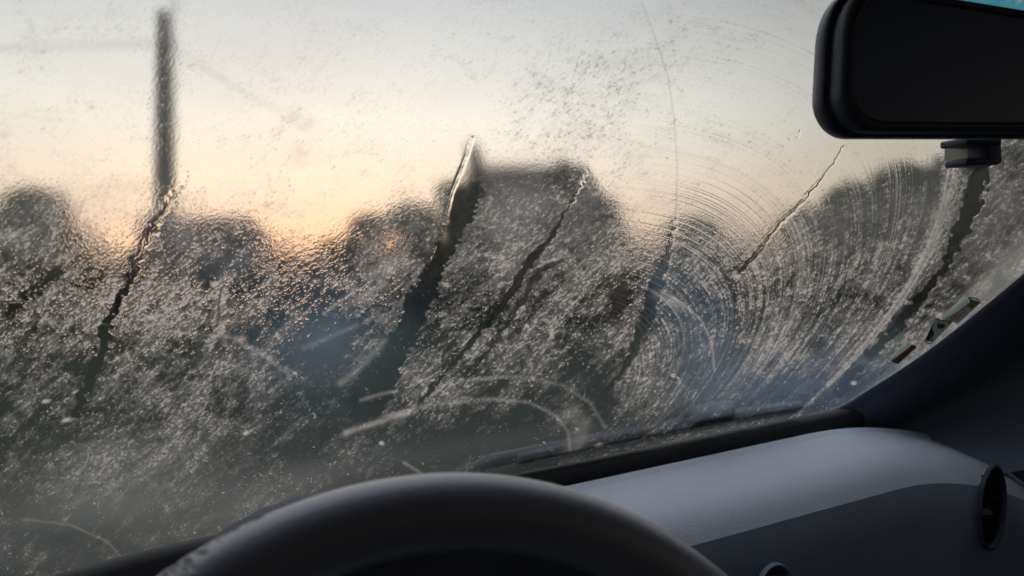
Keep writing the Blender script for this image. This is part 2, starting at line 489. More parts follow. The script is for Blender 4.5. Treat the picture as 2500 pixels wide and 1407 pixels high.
    L += curve_line([(1120, 925), (1260, 914), (1370, 935), (1440, 980), (1475, 1040)], 4.5, 0.28, 5)  # outer arc of the painted hood reflection
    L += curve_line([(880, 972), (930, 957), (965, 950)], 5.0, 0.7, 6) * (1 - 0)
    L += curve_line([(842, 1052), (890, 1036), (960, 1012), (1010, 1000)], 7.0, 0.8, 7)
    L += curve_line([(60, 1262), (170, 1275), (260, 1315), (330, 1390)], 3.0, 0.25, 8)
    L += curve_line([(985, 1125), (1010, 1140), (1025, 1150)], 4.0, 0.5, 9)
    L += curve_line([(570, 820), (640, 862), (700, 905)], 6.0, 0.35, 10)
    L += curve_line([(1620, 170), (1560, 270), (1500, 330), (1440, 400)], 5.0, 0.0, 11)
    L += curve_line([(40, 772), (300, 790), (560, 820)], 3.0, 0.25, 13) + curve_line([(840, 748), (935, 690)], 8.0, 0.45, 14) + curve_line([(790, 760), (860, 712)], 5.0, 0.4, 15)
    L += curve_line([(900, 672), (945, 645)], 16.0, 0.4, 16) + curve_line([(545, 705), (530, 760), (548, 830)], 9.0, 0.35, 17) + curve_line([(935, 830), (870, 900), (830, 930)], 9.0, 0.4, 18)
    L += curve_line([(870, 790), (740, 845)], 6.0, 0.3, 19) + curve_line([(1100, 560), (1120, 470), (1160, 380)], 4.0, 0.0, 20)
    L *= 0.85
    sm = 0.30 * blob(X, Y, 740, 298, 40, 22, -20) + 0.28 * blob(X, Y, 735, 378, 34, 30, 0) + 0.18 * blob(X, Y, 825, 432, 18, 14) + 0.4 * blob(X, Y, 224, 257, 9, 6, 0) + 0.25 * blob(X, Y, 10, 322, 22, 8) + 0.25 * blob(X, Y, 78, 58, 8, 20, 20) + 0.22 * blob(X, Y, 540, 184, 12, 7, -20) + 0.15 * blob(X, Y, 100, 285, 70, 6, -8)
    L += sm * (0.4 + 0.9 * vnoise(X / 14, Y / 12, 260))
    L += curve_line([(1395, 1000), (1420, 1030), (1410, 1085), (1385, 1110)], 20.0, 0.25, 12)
    # thin milky veil low on the glass; upper band paints haze over the treetops
    veil = interp(Y, [0, 400, 500, 630, 740, 1000, 1150, 1300, 1407], [0.07, 0.09, 0.15, 0.08, 0.012, 0.015, 0.045, 0.09, 0.07])
    veil = veil * (0.75 + 0.5 * fbm(X / 160, Y / 120, 221, 3))
    veil += 0.14 * blob(X, Y, 300, 1180, 260, 110, 15) * interp(Y, [1000, 1100], [0.4, 1]) + 0.10 * blob(X, Y, 650, 1210, 230, 45, 22)
    veil -= 0.07 * blob(X, Y, 150, 1300, 160, 40, 0)
    rr = sstep(0.0, 1.0, (blob(X, Y, 2480, 640, 170, 46, 42) + blob(X, Y, 2350, 790, 170, 40, 40) + blob(X, Y, 2150, 960, 120, 34, 36)))
    veil = veil * (1 - 0.7 * clear)
    veil += 0.30 * rr
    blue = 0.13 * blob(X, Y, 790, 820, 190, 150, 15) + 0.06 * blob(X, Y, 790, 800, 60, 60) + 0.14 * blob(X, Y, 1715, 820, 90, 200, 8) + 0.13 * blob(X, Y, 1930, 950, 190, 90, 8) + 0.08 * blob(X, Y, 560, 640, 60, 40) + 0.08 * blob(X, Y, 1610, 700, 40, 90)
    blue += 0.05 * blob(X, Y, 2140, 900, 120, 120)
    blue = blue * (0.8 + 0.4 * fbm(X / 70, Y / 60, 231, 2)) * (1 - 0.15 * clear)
    thick = interp(Y, [0, 380, 520, 640, 880, 1050, 1250], [0.80, 0.74, 0.66, 1.05, 1.0, 0.66, 0.45])
    thick = thick * (0.62 + 0.62 * vnoise(X / 5 + 9, Y / 4, 251)) * (1 - 0.25 * sstep(1800, 2200, X))
    thick = thick + 0.25 * sstep(1200, 1500, X) * (1 - sstep(380, 520, Y))
    opac = np.clip(0.93 * F * np.clip(thick, 0, 1) + 0.95 * S + L * (1 - 0.4 * clear), 0, 1)
    # relief for refraction, metres
    rel = (0.45 * sstep(-0.16, 0.10, gg) + 0.55 * beads) * (1 - clear) + 0.12 * g1 * (1 - clear)
    H = rel * interp(Y, [0, 300, 430, 540, 640, 720, 2000], [0.05, 0.07, 0.08, 0.18, 0.65, 1.7, 2.1]) + 1.15 * lane_rim * (0.6 + 0.8 * vnoise(X / 10, Y / 10, 240)) + 1.2 * lane_core * 0.6 + 0.9 * np.clip(L, 0, 1)
    strip = sstep(0.6555, 0.6575, V) * (U > -0.48)
    return strip.astype(np.float32), opac, H.astype(np.float32), np.clip(veil, 0, 1), np.clip(blue, 0, 1), np.clip(clear, 0, 1)

# ------------------------------------------------------------------ materials of the windscreen
def glass_outer_material():
    m, n, l, p = material("frosted_glass_outside")
    n.remove(p)
    out = n["Material Output"]
    def attr(name):
        a = n.new("ShaderNodeAttribute"); a.attribute_name = name
        return a.outputs["Fac"]
    op, hh, ve, bl = attr("frost"), attr("relief"), attr("veil"), attr("bluish")
    tcn = n.new("ShaderNodeTexCoord")
    fine = n.new("ShaderNodeTexNoise"); fine.inputs["Scale"].default_value = 420; fine.inputs["Detail"].default_value = 3
    l.new(tcn.outputs["Object"], fine.inputs[0])
    # relief
    hs = n.new("ShaderNodeMath"); hs.operation = 'MULTIPLY_ADD'
    l.new(fine.outputs[0], hs.inputs[0]); hs.inputs[1].default_value = 0.05; l.new(hh, hs.inputs[2])
    b = n.new("ShaderNodeBump"); b.inputs["Strength"].default_value = 1.0; b.inputs["Distance"].default_value = 0.00020
    l.new(hs.outputs[0], b.inputs["Height"])
    rf = n.new("ShaderNodeBsdfRefraction"); rf.inputs["IOR"].default_value = 1.33; rf.inputs["Roughness"].default_value = 0.0
    rf.inputs["Color"].default_value = (0.97, 0.985, 0.98, 1)
    l.new(b.outputs[0], rf.inputs["Normal"])
    mt = n.new("ShaderNodeMix"); mt.data_type = 'RGBA'
    mt.inputs[6].default_value = (0.97, 0.985, 0.98, 1); mt.inputs[7].default_value = (0.05, 0.42, 0.58, 1)
    l.new(attr("sunstrip"), mt.inputs[0]); l.new(mt.outputs[2], rf.inputs["Color"])
    tr = n.new("ShaderNodeBsdfTranslucent"); tr.inputs["Color"].default_value = (0.84, 0.75, 0.67, 1)
    df = n.new("ShaderNodeBsdfDiffuse"); df.inputs["Color"].default_value = (0.5, 0.5, 0.5, 1)
    ice = n.new("ShaderNodeMixShader"); ice.inputs[0].default_value = 0.2
    l.new(tr.outputs[0], ice.inputs[1]); l.new(df.outputs[0], ice.inputs[2])
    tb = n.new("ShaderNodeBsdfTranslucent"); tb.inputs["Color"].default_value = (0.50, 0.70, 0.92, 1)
    tv = n.new("ShaderNodeBsdfTranslucent"); tv.inputs["Color"].default_value = (0.68, 0.66, 0.58, 1)
    m1 = n.new("ShaderNodeMixShader"); l.new(ve, m1.inputs[0]); l.new(rf.outputs[0], m1.inputs[1]); l.new(tv.outputs[0], m1.inputs[2])
    m2 = n.new("ShaderNodeMixShader"); l.new(bl, m2.inputs[0]); l.new(m1.outputs[0], m2.inputs[1]); l.new(tb.outputs[0], m2.inputs[2])
    k = n.new("ShaderNodeMath"); k.operation = 'MULTIPLY'; l.new(op, k.inputs[0]); k.inputs[1].default_value = FROST_K
    m3 = n.new("ShaderNodeMixShader"); l.new(k.outputs[0], m3.inputs[0]); l.new(m2.outputs[0], m3.inputs[1]); l.new(ice.outputs[0], m3.inputs[2])
    l.new(m3.outputs[0], out.inputs[0])
    return m

def glass_inner_material():
    m, n, l, p = material("misted_glass_inside")
    n.remove(p)
    out = n["Material Output"]
    a = n.new("ShaderNodeAttribute"); a.attribute_name = "mist"
    rf = n.new("ShaderNodeBsdfRefraction"); rf.inputs["IOR"].default_value = 1.33
    l.new(a.outputs["Fac"], rf.inputs["Roughness"])
    gl = n.new("ShaderNodeBsdfGlossy"); gl.inputs["Roughness"].default_value = 0.08
    fr = n.new("ShaderNodeFresnel"); fr.inputs["IOR"].default_value = 1.45
    mx = n.new("ShaderNodeMixShader")
    fk = n.new('ShaderNodeMath'); fk.operation = 'MULTIPLY'; fk.inputs[1].default_value = 0.5
    l.new(fr.outputs[0], fk.inputs[0]); l.new(fk.outputs[0], mx.inputs[0]); l.new(rf.outputs[0], mx.inputs[1]); l.new(gl.outputs[0], mx.inputs[2])
    l.new(mx.outputs[0], out.inputs[0])
    return m
FROST_K = 0.9

# ------------------------------------------------------------------ the ground and what stands on it
def build_ground():
    m, n, l, p = material("meadow_grass")
    tcn = n.new("ShaderNodeTexCoord")
    a = n.new("ShaderNodeTexNoise"); a.inputs["Scale"].default_value = 0.25; a.inputs["Detail"].default_value = 8
    l.new(tcn.outputs["Object"], a.inputs[0])
    r = n.new("ShaderNodeValToRGB")
    r.color_ramp.elements[0].position = 0.35; r.color_ramp.elements[0].color = (0.008, 0.014, 0.008, 1)
    r.color_ramp.elements[1].position = 0.68; r.color_ramp.elements[1].color = (0.022, 0.028, 0.018, 1)
    l.new(a.outputs[0], r.inputs[0]); l.new(r.outputs[0], p.inputs["Base Color"])
    p.inputs["Roughness"].default_value = 0.95; p.inputs["Specular IOR Level"].default_value = 0.06
    rng = np.random.default_rng(4)
    xs = np.concatenate([-np.geomspace(900, 4, 40), np.linspace(-3.5, 3.5, 16), np.geomspace(4, 900, 40)])
    ys = np.concatenate([-np.geomspace(300, 4, 20), np.linspace(-3, 8, 24), np.geomspace(8.4, 900, 60)])
    gx, gy = np.meshgrid(xs, ys)
    far = sstep(10, 60, np.hypot(gx, gy))
    gz = 0.10 * (vnoise(gx / 3 + 50, gy / 3 + 50, 5) - 0.5) * sstep(2.5, 5, np.hypot(gx, gy)) + far * 0.5 * (vnoise(gx / 25 + 80, gy / 25 + 80, 6) - 0.5)
    v = np.stack([gx, gy, gz], -1).reshape(-1, 3)
    o = link_mesh("ground", v, grid_faces(len(ys), len(xs)), m)
    o["kind"] = "structure"
    # long low hill behind the houses
    rows = []
    for j, (d, k) in enumerate([(150, 0), (175, .55), (205, .95), (235, 1.0), (270, .7), (320, 0)]):
        row = []
        for i in range(60):
            az = math.radians(-75 + 150 * i / 59)
            h = (5.5 + 5 * vnoise(np.array([i / 6.0]), np.array([3.0]), 8)[0]) * k
            row.append((d * math.sin(az), d * math.cos(az), h - 0.4))
        rows.append(row)
    hl = loft("hill", rows, plain("hill_scrub", (0.035, 0.042, 0.035), 0.95, noise=0.4, scale=0.06))
    hl["kind"] = "structure"

def crown_mesh(name, blobs, seed, n, leaf, mat, parent):
    """foliage: many leaf-sized faces spread through overlapping lumps"""
    rng = np.random.default_rng(seed)
    V, Fc = [], []
    vol = np.array([b[3] * b[4] * b[5] for b in blobs]); pr = vol / vol.sum()
    idx = rng.choice(len(blobs), n, p=pr)
    for k in range(n):
        bx, by, bz, rx, ry, rz = blobs[idx[k]]
        d = rng.normal(size=3); d /= np.linalg.norm(d)
        r = rng.random() ** 0.42
        if rng.random() < 0.12:
            r *= 1.15
        c = np.array([bx + d[0] * rx * r, by + d[1] * ry * r, bz + d[2] * rz * r])
        a = rng.normal(size=3); a /= np.linalg.norm(a)
        b = np.cross(a, rng.normal(size=3)); b /= np.linalg.norm(b)
        s = leaf * (0.6 + 0.9 * rng.random())
        i0 = len(V)
        V += [c - a * s, c + b * s * 0.5, c + a * s, c - b * s * 0.5]
        Fc.append((i0, i0 + 1, i0 + 2, i0 + 3))
    me = bpy.data.meshes.new(name)
    me.from_pydata([tuple(map(float, q)) for q in V], [], Fc)
    me.materials.append(mat)
    o = bpy.data.objects.new(name, me); COL.objects.link(o)
    o.parent = parent; o.matrix_parent_inverse = parent.matrix_world.inverted()
    return o

def tree(name, x, y, h, w, seed, label, cat="tree", mat=None, conical=False, n=4200, group="trees beyond the field"):
    rng = random.Random(seed)
    e = empty(name, (x, y, 0), label, cat, group)
    th = h * (0.24 if "broad" in name else 0.10)
    trunk = [(x, y, -0.3), (x + 0.02 * h * rng.uniform(-1, 1), y, th * 0.6), (x + 0.03 * h * rng.uniform(-1, 1), y, th * 1.3), (x, y, h * 0.8)]
    tube("trunk", trunk, [0.045 * h, 0.034 * h, 0.024 * h, 0.006 * h], M["bark"], e, 8)
    for k in range(0 if conical else 4):
        a = rng.uniform(0, 6.28); r = w * rng.uniform(0.5, 0.8)
        z0 = th * rng.uniform(0.8, 1.4)
        tube("limb", [(x, y, z0), (x + r * 0.5 * math.cos(a), y + r * 0.5 * math.sin(a), z0 + h * 0.16), (x + r * math.cos(a), y + r * math.sin(a), z0 + h * 0.34)], [0.018 * h, 0.012 * h, 0.004 * h], M["bark"], e, 6)
    blobs = []
    if conical:
        for k in range(9):
            f = k / 8.0
            blobs.append((x, y, h * (0.12 + 0.82 * f), w * (1.0 - 0.75 * f), w * (1.0 - 0.75 * f), h * 0.10))
    else:
        for k in range(11):
            a = rng.uniform(0, 6.28); f = rng.random()
            zz = th + (h - th) * (0.12 + 0.72 * f)
            rr = w * 0.62 * math.sqrt(max(0.05, 1 - (2 * f - 0.75) ** 2))
            s = rng.uniform(0.30, 0.46) * w
            blobs.append((x + rr * math.cos(a) * rng.uniform(0.4, 1), y + rr * math.sin(a) * 0.8, min(zz, h - s * 0.7), s, s, s * 0.8))
        blobs.append((x, y, h - 0.33 * w, w * 0.55, w * 0.55, w * 0.36))
    crown_mesh("crown", blobs, seed, n, 0.045 * h if h < 6 else 0.26, mat or M["leaf"], e)
    return e

def px_tree(name, px, top, d, wpx, seed, label, **k):
    """a tree d metres away whose top reaches the given height in the photograph's view"""
    s = d / FPX
    return tree(name, (px - 1250) * s, d, EYE[2] + (703.5 - top) * s, wpx * 1.32 * s, seed, label, **k)

def house(name, cx, cy, wx, dy, eave, ridge, ridge_half, label, wall, rot=0.0, chimney=True, windows=()):
    e = empty(name, (cx, cy, 0), label, "house")
    c, s = math.cos(rot), math.sin(rot)
    P = lambda x, y, z: (cx + x * c - y * s, cy + x * s + y * c, z)
    v = [P(x, y, z) for z in (-0.2, eave) for x, y in ((-wx, -dy), (wx, -dy), (wx, dy), (-wx, dy))]
    link_mesh("wall", v, [(0, 1, 5, 4), (1, 2, 6, 5), (2, 3, 7, 6), (3, 0, 4, 7), (0, 3, 2, 1)], wall, e, smooth=False)
    o = 0.35
    v = [P(x, y, eave - 0.06) for x, y in ((-wx - o, -dy - o), (wx + o, -dy - o), (wx + o, dy + o), (-wx - o, dy + o))]
    v += [P(-ridge_half, 0, ridge), P(ridge_half, 0, ridge)]
    v += [P(x, y, eave - 0.20) for x, y in ((-wx - o, -dy - o), (wx + o, -dy - o), (wx + o, dy + o), (-wx - o, dy + o))]
    rf = link_mesh("roof", v, [(0, 1, 5, 4), (1, 2, 5), (2, 3, 4, 5), (3, 0, 4), (0, 6, 7, 1), (1, 7, 8, 2), (2, 8, 9, 3), (3, 9, 6, 0), (6, 9, 8, 7)], M["roof"], e, smooth=False)
    if chimney:
        vv, ff = box_pts(P(ridge_half * 0.55, 0.1, ridge - 0.1), (0.3, 0, 0), (0, 0.3, 0), (0, 0, 0.3))
        ch = link_mesh("chimney", vv, ff, M["brick"], rf, smooth=False)
    for wxp in windows:
        v, f = box_pts(P(wxp, -dy - 0.03, eave * 0.58), (0.52, 0, 0), (0, 0.05, 0), (0, 0, 0.52))
        wn_ = link_mesh("window", v, f, M["frame"], e, smooth=False)
        v, f = box_pts(P(wxp, -dy - 0.085, eave * 0.58), (0.44, 0, 0), (0, 0.01, 0), (0, 0, 0.44))
        link_mesh("pane", v, f, M["glass_win"], wn_, smooth=False)
    v, f = box_pts(P(wx * 0.1, -dy - 0.03, 1.0), (0.45, 0, 0), (0, 0.04, 0), (0, 0, 1.0))
    dr = link_mesh("door", v, f, M["bark"], e, smooth=False)
    return e

def build_outside():
    build_ground()
    d = 30.0; s = d / FPX
    house("hip_roofed_house", (1315 - 1250) * s, d + 3.5, 3.4, 3.2, 2.9, EYE[2] + (703.5 - 402) * (d + 3.5) / FPX, 2.05,
          "brown hip-roofed house straight ahead beyond the clear wiped streak", M["brick"], windows=(-2.2, 1.9))
    px_tree("cypress_tree", 1160, 372, 24, 40, 5, "narrow dark cypress standing in front of the roof of the house", conical=True, n=2600)
    d = 36.0; s = d / FPX
    house("low_cottage", (455 - 1250) * s, d + 3, 3.0, 2.6, 2.3, EYE[2] + (703.5 - 528) * (d + 3) / FPX, 2.0,
          "low dark cottage behind the foot of the utility pole", M["brick2"], rot=-0.12, chimney=False, windows=(-1.6, 1.7))
    T_ = [
        ("broadleaf_tree", 85, 465, 30, 120, 11, "rounded dark tree at the far left edge of the view", {}),
        ("broadleaf_tree", -130, 520, 32, 150, 12, "spreading tree just outside the left of the windscreen view", {}),
        ("bushy_tree", 235, 612, 34, 40, 13, "small round bush between the far left tree and the cottage", {"mat": "leaf_dry"}),
        ("bushy_tree", 385, 530, 33, 60, 14, "dry brown tree close behind the utility pole", {"mat": "leaf_dry"}),
        ("bushy_tree", 545, 550, 32, 80, 15, "brownish bush at the right end of the cottage", {"mat": "leaf_dry"}),
        ("bushy_tree", 690, 618, 38, 90, 16, "low scrubby tree under the brightest gap of sky", {}),
        ("bushy_tree", 820, 588, 36, 90, 17, "middling tree in the row rising towards the house", {}),
        ("broadleaf_tree", 905, 525, 34, 75, 18, "leafy tree two steps left of the cypress", {}),
        ("broadleaf_tree", 1010, 500, 32, 85, 19, "broad tree crowded against the left side of the house", {}),
        ("broadleaf_tree", 1112, 450, 29, 60, 20, "slim tree squeezed between the broad tree and the cypress", {}),
        ("broadleaf_tree", 1375, 412, 29, 60, 21, "full tree hiding the right end of the house roof", {}),
        ("bushy_tree", 1470, 490, 28, 60, 22, "bush leaning down to the right of the house", {}),
        ("bushy_tree", 1565, 600, 34, 90, 23, "low bush at the bottom of the peach sky gap", {}),
        ("bushy_tree", 1690, 535, 36, 120, 24, "rounded bush right of the blade scratch on the glass", {}),
        ("bushy_tree", 1830, 592, 38, 120, 25, "lowest bush seen under the thin water track", {}),
        ("broadleaf_tree", 1960, 515, 34, 85, 26, "first tree of the tall row on the passenger side", {}),
        ("broadleaf_tree", 2080, 455, 32, 90, 27, "second tree of the tall row, below the hanging mirror", {}),
        ("broadleaf_tree", 2200, 410, 30, 95, 28, "third tree of the tall row, just before the mirror mount", {}),
        ("broadleaf_tree", 2340, 385, 28, 110, 29, "big tree directly behind the mirror mount", {}),
        ("bushy_tree", 2290, 520, 31, 110, 32, "low bush filling the gap beneath the mirror mount tree", {}),
        ("bushy_tree", 2430, 500, 29, 110, 33, "low bush filling the gap above the stickers", {}),
        ("broadleaf_tree", 2480, 330, 26, 120, 30, "tallest tree at the far right edge above the stickers", {}),
        ("broadleaf_tree", 2640, 380, 27, 120, 31, "tree hidden past the passenger side pillar", {}),
    ]
    for nm, px, top, dd, w, sd, lab, k in T_:
        k = {a: (M[b] if a == "mat" else b) for a, b in k.items()}
        px_tree(nm, px, top, dd, w, sd, lab, **k)
    # hedge under the trees
    e = empty("hedge", (0, 42, 0), "long dark hedge closing the field below the row of trees", "hedge")
    blobs = []
    rng = random.Random(3)
    for i in range(80):
        x = -38 + 76 * i / 79
        blobs.append((x, 41 + rng.uniform(-1, 1), 0.9, 1.1, 0.9, 1.3))
        if not (-23 < x < -19 or -13 < x < -9):
            blobs.append((x, 41 + rng.uniform(-1, 1), 2.0 + rng.uniform(-0.3, 0.3), 0.9, 0.8, 0.9))
    crown_mesh("foliage", blobs, 77, 26000, 0.22, M["leaf"], e)
    # utility pole
    d = 15.0; s = d / FPX
    x0 = (400 - 1250) * s; top = EYE[2] + (703.5 - 27) * s
    e = empty("utility_pole", (x0, d, 0), "tall straight concrete utility pole standing left against the sky", "utility pole")
    n = 4
    rows = []
    for z, r in ((-0.5, 0.165), (1.5, 0.155), (3.6, 0.140), (5.2, 0.118), (top - 0.03, 0.090), (top, 0.080)):
        c = 0.25
        rows.append([(x0 - 0.015 * (z - 3) * 0.1 + r * a, d + r * b, z) for a, b in ((-1, -1 + c), (-1 + c, -1), (1 - c, -1), (1, -1 + c), (1, 1 - c), (1 - c, 1), (-1 + c, 1), (-1, 1 - c))])
    loft("shaft", rows, M["pole"], e, close_c=True, caps=True)
    tube("conduit", [(x0 + 0.215, d - 0.02, 0.2), (x0 + 0.215, d - 0.02, 4.6), (x0 + 0.175, d - 0.02, top + 0.9)], 0.018, M["wire"], e, 8)
    for z in (2.2, 4.0, top - 0.6):
        tube("bracket", [(x0 - 0.05, d - 0.10, z), (x0 + 0.24, d - 0.06, z)], 0.025, M["wire"], e, 6)
    # wires
    def wire(a, b, sag, r, label):
        a, b = np.array(a, float), np.array(b, float)
        pts = [a + (b - a) * t - np.array([0, 0, sag * 4 * t * (1 - t)]) for t in np.linspace(0, 1, 24)]
        o = tube("overhead_wire", pts, r, M["wire"], None, 6)
        tag(o, label, "wire")
    zt = EYE[2] + (703.5 - 105) * s
    wire((x0, d, zt), (x0 - 30, d + 3.5, zt + 1.35), 0.35, 0.012, "thin dark wire running level from the pole to the left edge")
    wire((x0 + 0.1, d, zt - 0.05), ((790 - 1250) * 40 / FPX, 40, EYE[2] + (703.5 - 305) * 40 / FPX), 0.3, 0.010, "faint wire slanting down to the right from the pole")
    wire((x0, d, EYE[2] + (703.5 - 455) * s), (x0 - 30, d + 8, EYE[2] + 2.9), 0.3, 0.012, "lowest faint wire just above the far left tree")
build_outside()

# ------------------------------------------------------------------ the car seen from the driver's seat
CAR = empty("car", tuple(car(-0.65, -0.6, -0.7)), "dark car cabin with a frosted and misted windscreen, steering wheel and grey dashboard", "car")

def build_windscreen():
    # ---- inner and outer faces share one outline; the outer one is dense enough to carry the frost
    xs = np.concatenate([np.linspace(-900, -60, 60), np.arange(-56, 2560, 1.7), np.linspace(2564, 3000, 40)])
    ys = np.concatenate([np.linspace(-640, -60, 50), np.arange(-56, 1450, 1.7), np.linspace(1454, 1560, 14)])
    gx, gy = np.meshgrid(xs, ys)
    # keep the mesh above the base line of the screen
    strip, opac, H, veil, blue, clear = frost_fields(gx, gy)
    d0 = (gx - 1250.0) / FPX; d2 = -(gy - 703.5) / FPX
    k = (CORNER - EYE) @ GN
    den = d0 * GN[0] + GN[1] + d2 * GN[2]
    s = (k + 0.005) / den
    P = np.stack([s * d0, s, s * d2], -1) + EYE
    q = P - CORNER
    u, v = q @ T, q @ GV
    nr, nc = gx.shape
    idx = np.arange(nr * nc).reshape(nr, nc)
    quads = np.stack([idx[:-1, :-1], idx[:-1, 1:], idx[1:, 1:], idx[1:, :-1]], -1).reshape(-1, 4)
    keepv = ((v > -0.075 - 0.8 * np.clip(-0.93 - u, 0, 1) ** 2) & (v < 0.70) & (u > -1.50) & (u < 0.03 - 0.26 * np.clip(v, 0, 1) + 0.30)).reshape(-1)
    kf = keepv[quads].all(1)
    quads = quads[kf]
    used = np.unique(quads)
    remap = -np.ones(nr * nc, np.int64); remap[used] = np.arange(len(used))
    quads = remap[quads]
    Vv = P.reshape(-1, 3)[used].astype(np.float32)
    me = bpy.data.meshes.new("windscreen")
    me.vertices.add(len(Vv)); me.vertices.foreach_set("co", Vv.ravel())
    me.loops.add(quads.size); me.loops.foreach_set("vertex_index", quads.astype(np.int32).ravel())
    me.polygons.add(len(quads))
    me.polygons.foreach_set("loop_start", np.arange(0, quads.size, 4, dtype=np.int32))
    me.polygons.foreach_set("loop_total", np.full(len(quads), 4, np.int32))
    me.update(calc_edges=True)
    for nm, arr in (("frost", opac), ("relief", H), ("veil", veil), ("bluish", blue), ("sunstrip", strip)):
        a = me.attributes.new(nm, 'FLOAT', 'POINT')
        a.data.foreach_set("value", arr.reshape(-1)[used].astype(np.float32))
    me.materials.append(glass_outer_material())
    o = bpy.data.objects.new("windscreen", me); COL.objects.link(o)
    o.parent = CAR; o.matrix_parent_inverse = CAR.matrix_world.inverted()
    o["label"] = "windscreen streaked with frost, wiper arcs and water tracks"
    # normals must face outward
    nrmv = me.polygons[0].normal
    if np.array(nrmv) @ GN < 0:
        me.flip_normals()
    # ---- inner face with the breath mist
    xs = np.linspace(-900, 3000, 260); ys = np.linspace(-640, 1560, 150)
    gx, gy = np.meshgrid(xs, ys)
    mist = 0.075 + 0.055 * fbm(gx / 200, gy / 200, 301, 3)
    mist += 0.03 * blob(gx, gy, 1250, 330, 300, 200)
    mist = mist - 0.03 * sstep(1700, 2300, gx)
    s = k / ((gx - 1250.0) / FPX * GN[0] + GN[1] - (gy - 703.5) / FPX * GN[2])
    P = np.stack([s * (gx - 1250.0) / FPX, s, -s * (gy - 703.5) / FPX], -1) + EYE
    q = P - CORNER; u, v = q @ T, q @ GV
    keep = ((v > -0.09 - 0.8 * np.clip(-0.93 - u, 0, 1) ** 2) & (v < 0.715) & (u > -1.53) & (u < 0.05 - 0.26 * np.clip(v, 0, 1) + 0.32))
    nr, nc = gx.shape
    idx = np.arange(nr * nc).reshape(nr, nc)
    quads = np.stack([idx[:-1, :-1], idx[:-1, 1:], idx[1:, 1:], idx[1:, :-1]], -1).reshape(-1, 4)
    quads = quads[keep.reshape(-1)[quads].all(1)]
    used = np.unique(quads); remap = -np.ones(nr * nc, np.int64); remap[used] = np.arange(len(used))
    me2 = bpy.data.meshes.new("glass_inner_face")
    me2.from_pydata(P.reshape(-1, 3)[used].tolist(), [], remap[quads].tolist())
    a = me2.attributes.new("mist", 'FLOAT', 'POINT')
    a.data.foreach_set("value", mist.reshape(-1)[used].astype(np.float32))
    if np.array(me2.polygons[0].normal) @ GN > 0:
        me2.flip_normals()                      # the two faces bound the pane: outward normals on both
    me2.materials.append(glass_inner_material())
    i = bpy.data.objects.new("inner_mist_face", me2); COL.objects.link(i)
    i.parent = o; i.matrix_parent_inverse = o.matrix_world.inverted()
    return o
WS = build_windscreen()

# black seal and gutter round the lower edge, dashboard, pillar ------------------------------------------------
def build_dash():
    X = np.concatenate([np.linspace(-1.45, -0.2, 42), np.linspace(-0.17, 0.42, 26)])
    def drop(x):
        return 0.75 * max(0.0, x + 0.12) ** 2
    # y is towards the driver (negative), z up; profile from the glass back over the top and down the face
    prof = [(0.03, -0.050), (-0.005, -0.050), (-0.020, -0.044), (-0.026, -0.024), (-0.031, -0.018), (-0.042, -0.0155), (-0.052, -0.0165),
            (-0.056, -0.0195), (-0.060, -0.0190), (-0.085, -0.0180), (-0.115, -0.0185), (-0.145, -0.0205), (-0.170, -0.0265), (-0.190, -0.038),
            (-0.203, -0.056), (-0.208, -0.085), (-0.203, -0.13), (-0.192, -0.20), (-0.186, -0.32), (-0.17, -0.50)]
    rows = []
    for x in X:
        dz = drop(x)
        sh = max(0.0, x + 0.02)
        tp = 1 + 0.25 * float(sstep(-0.15, 0.10, x))
        fy = lambda y: y if y > -0.077 else -0.077 + (y + 0.077) * tp
        rows.append([sweep(x) + car(x, fy(y) * (1 - 0.25 * sh) - 0.25 * sh * sh, z - dz * (0.6 + 1.2 * min(1, max(0, -y / 0.2)))) for y, z in prof])
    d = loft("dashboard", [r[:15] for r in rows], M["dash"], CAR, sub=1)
    loft("dash_shaded_front", [r[14:] for r in rows], M["dash_shaded_front"], d, sub=1)  # front split off in the darkened tone that paints its shade
    # seal strip of black rubber at the foot of the glass
    rows = []
    for x in np.linspace(-1.45, 0.03, 40):
        rows.append([sweep(x) + car(x, y, z) for y, z in ((0.012, -0.006), (0.002, 0.000), (-0.008, -0.003), (-0.014, -0.010), (-0.012, -0.030), (0.0, -0.055))])
    loft("windscreen_seal", rows, M["rubber"], WS)
    return d
DASH = build_dash()

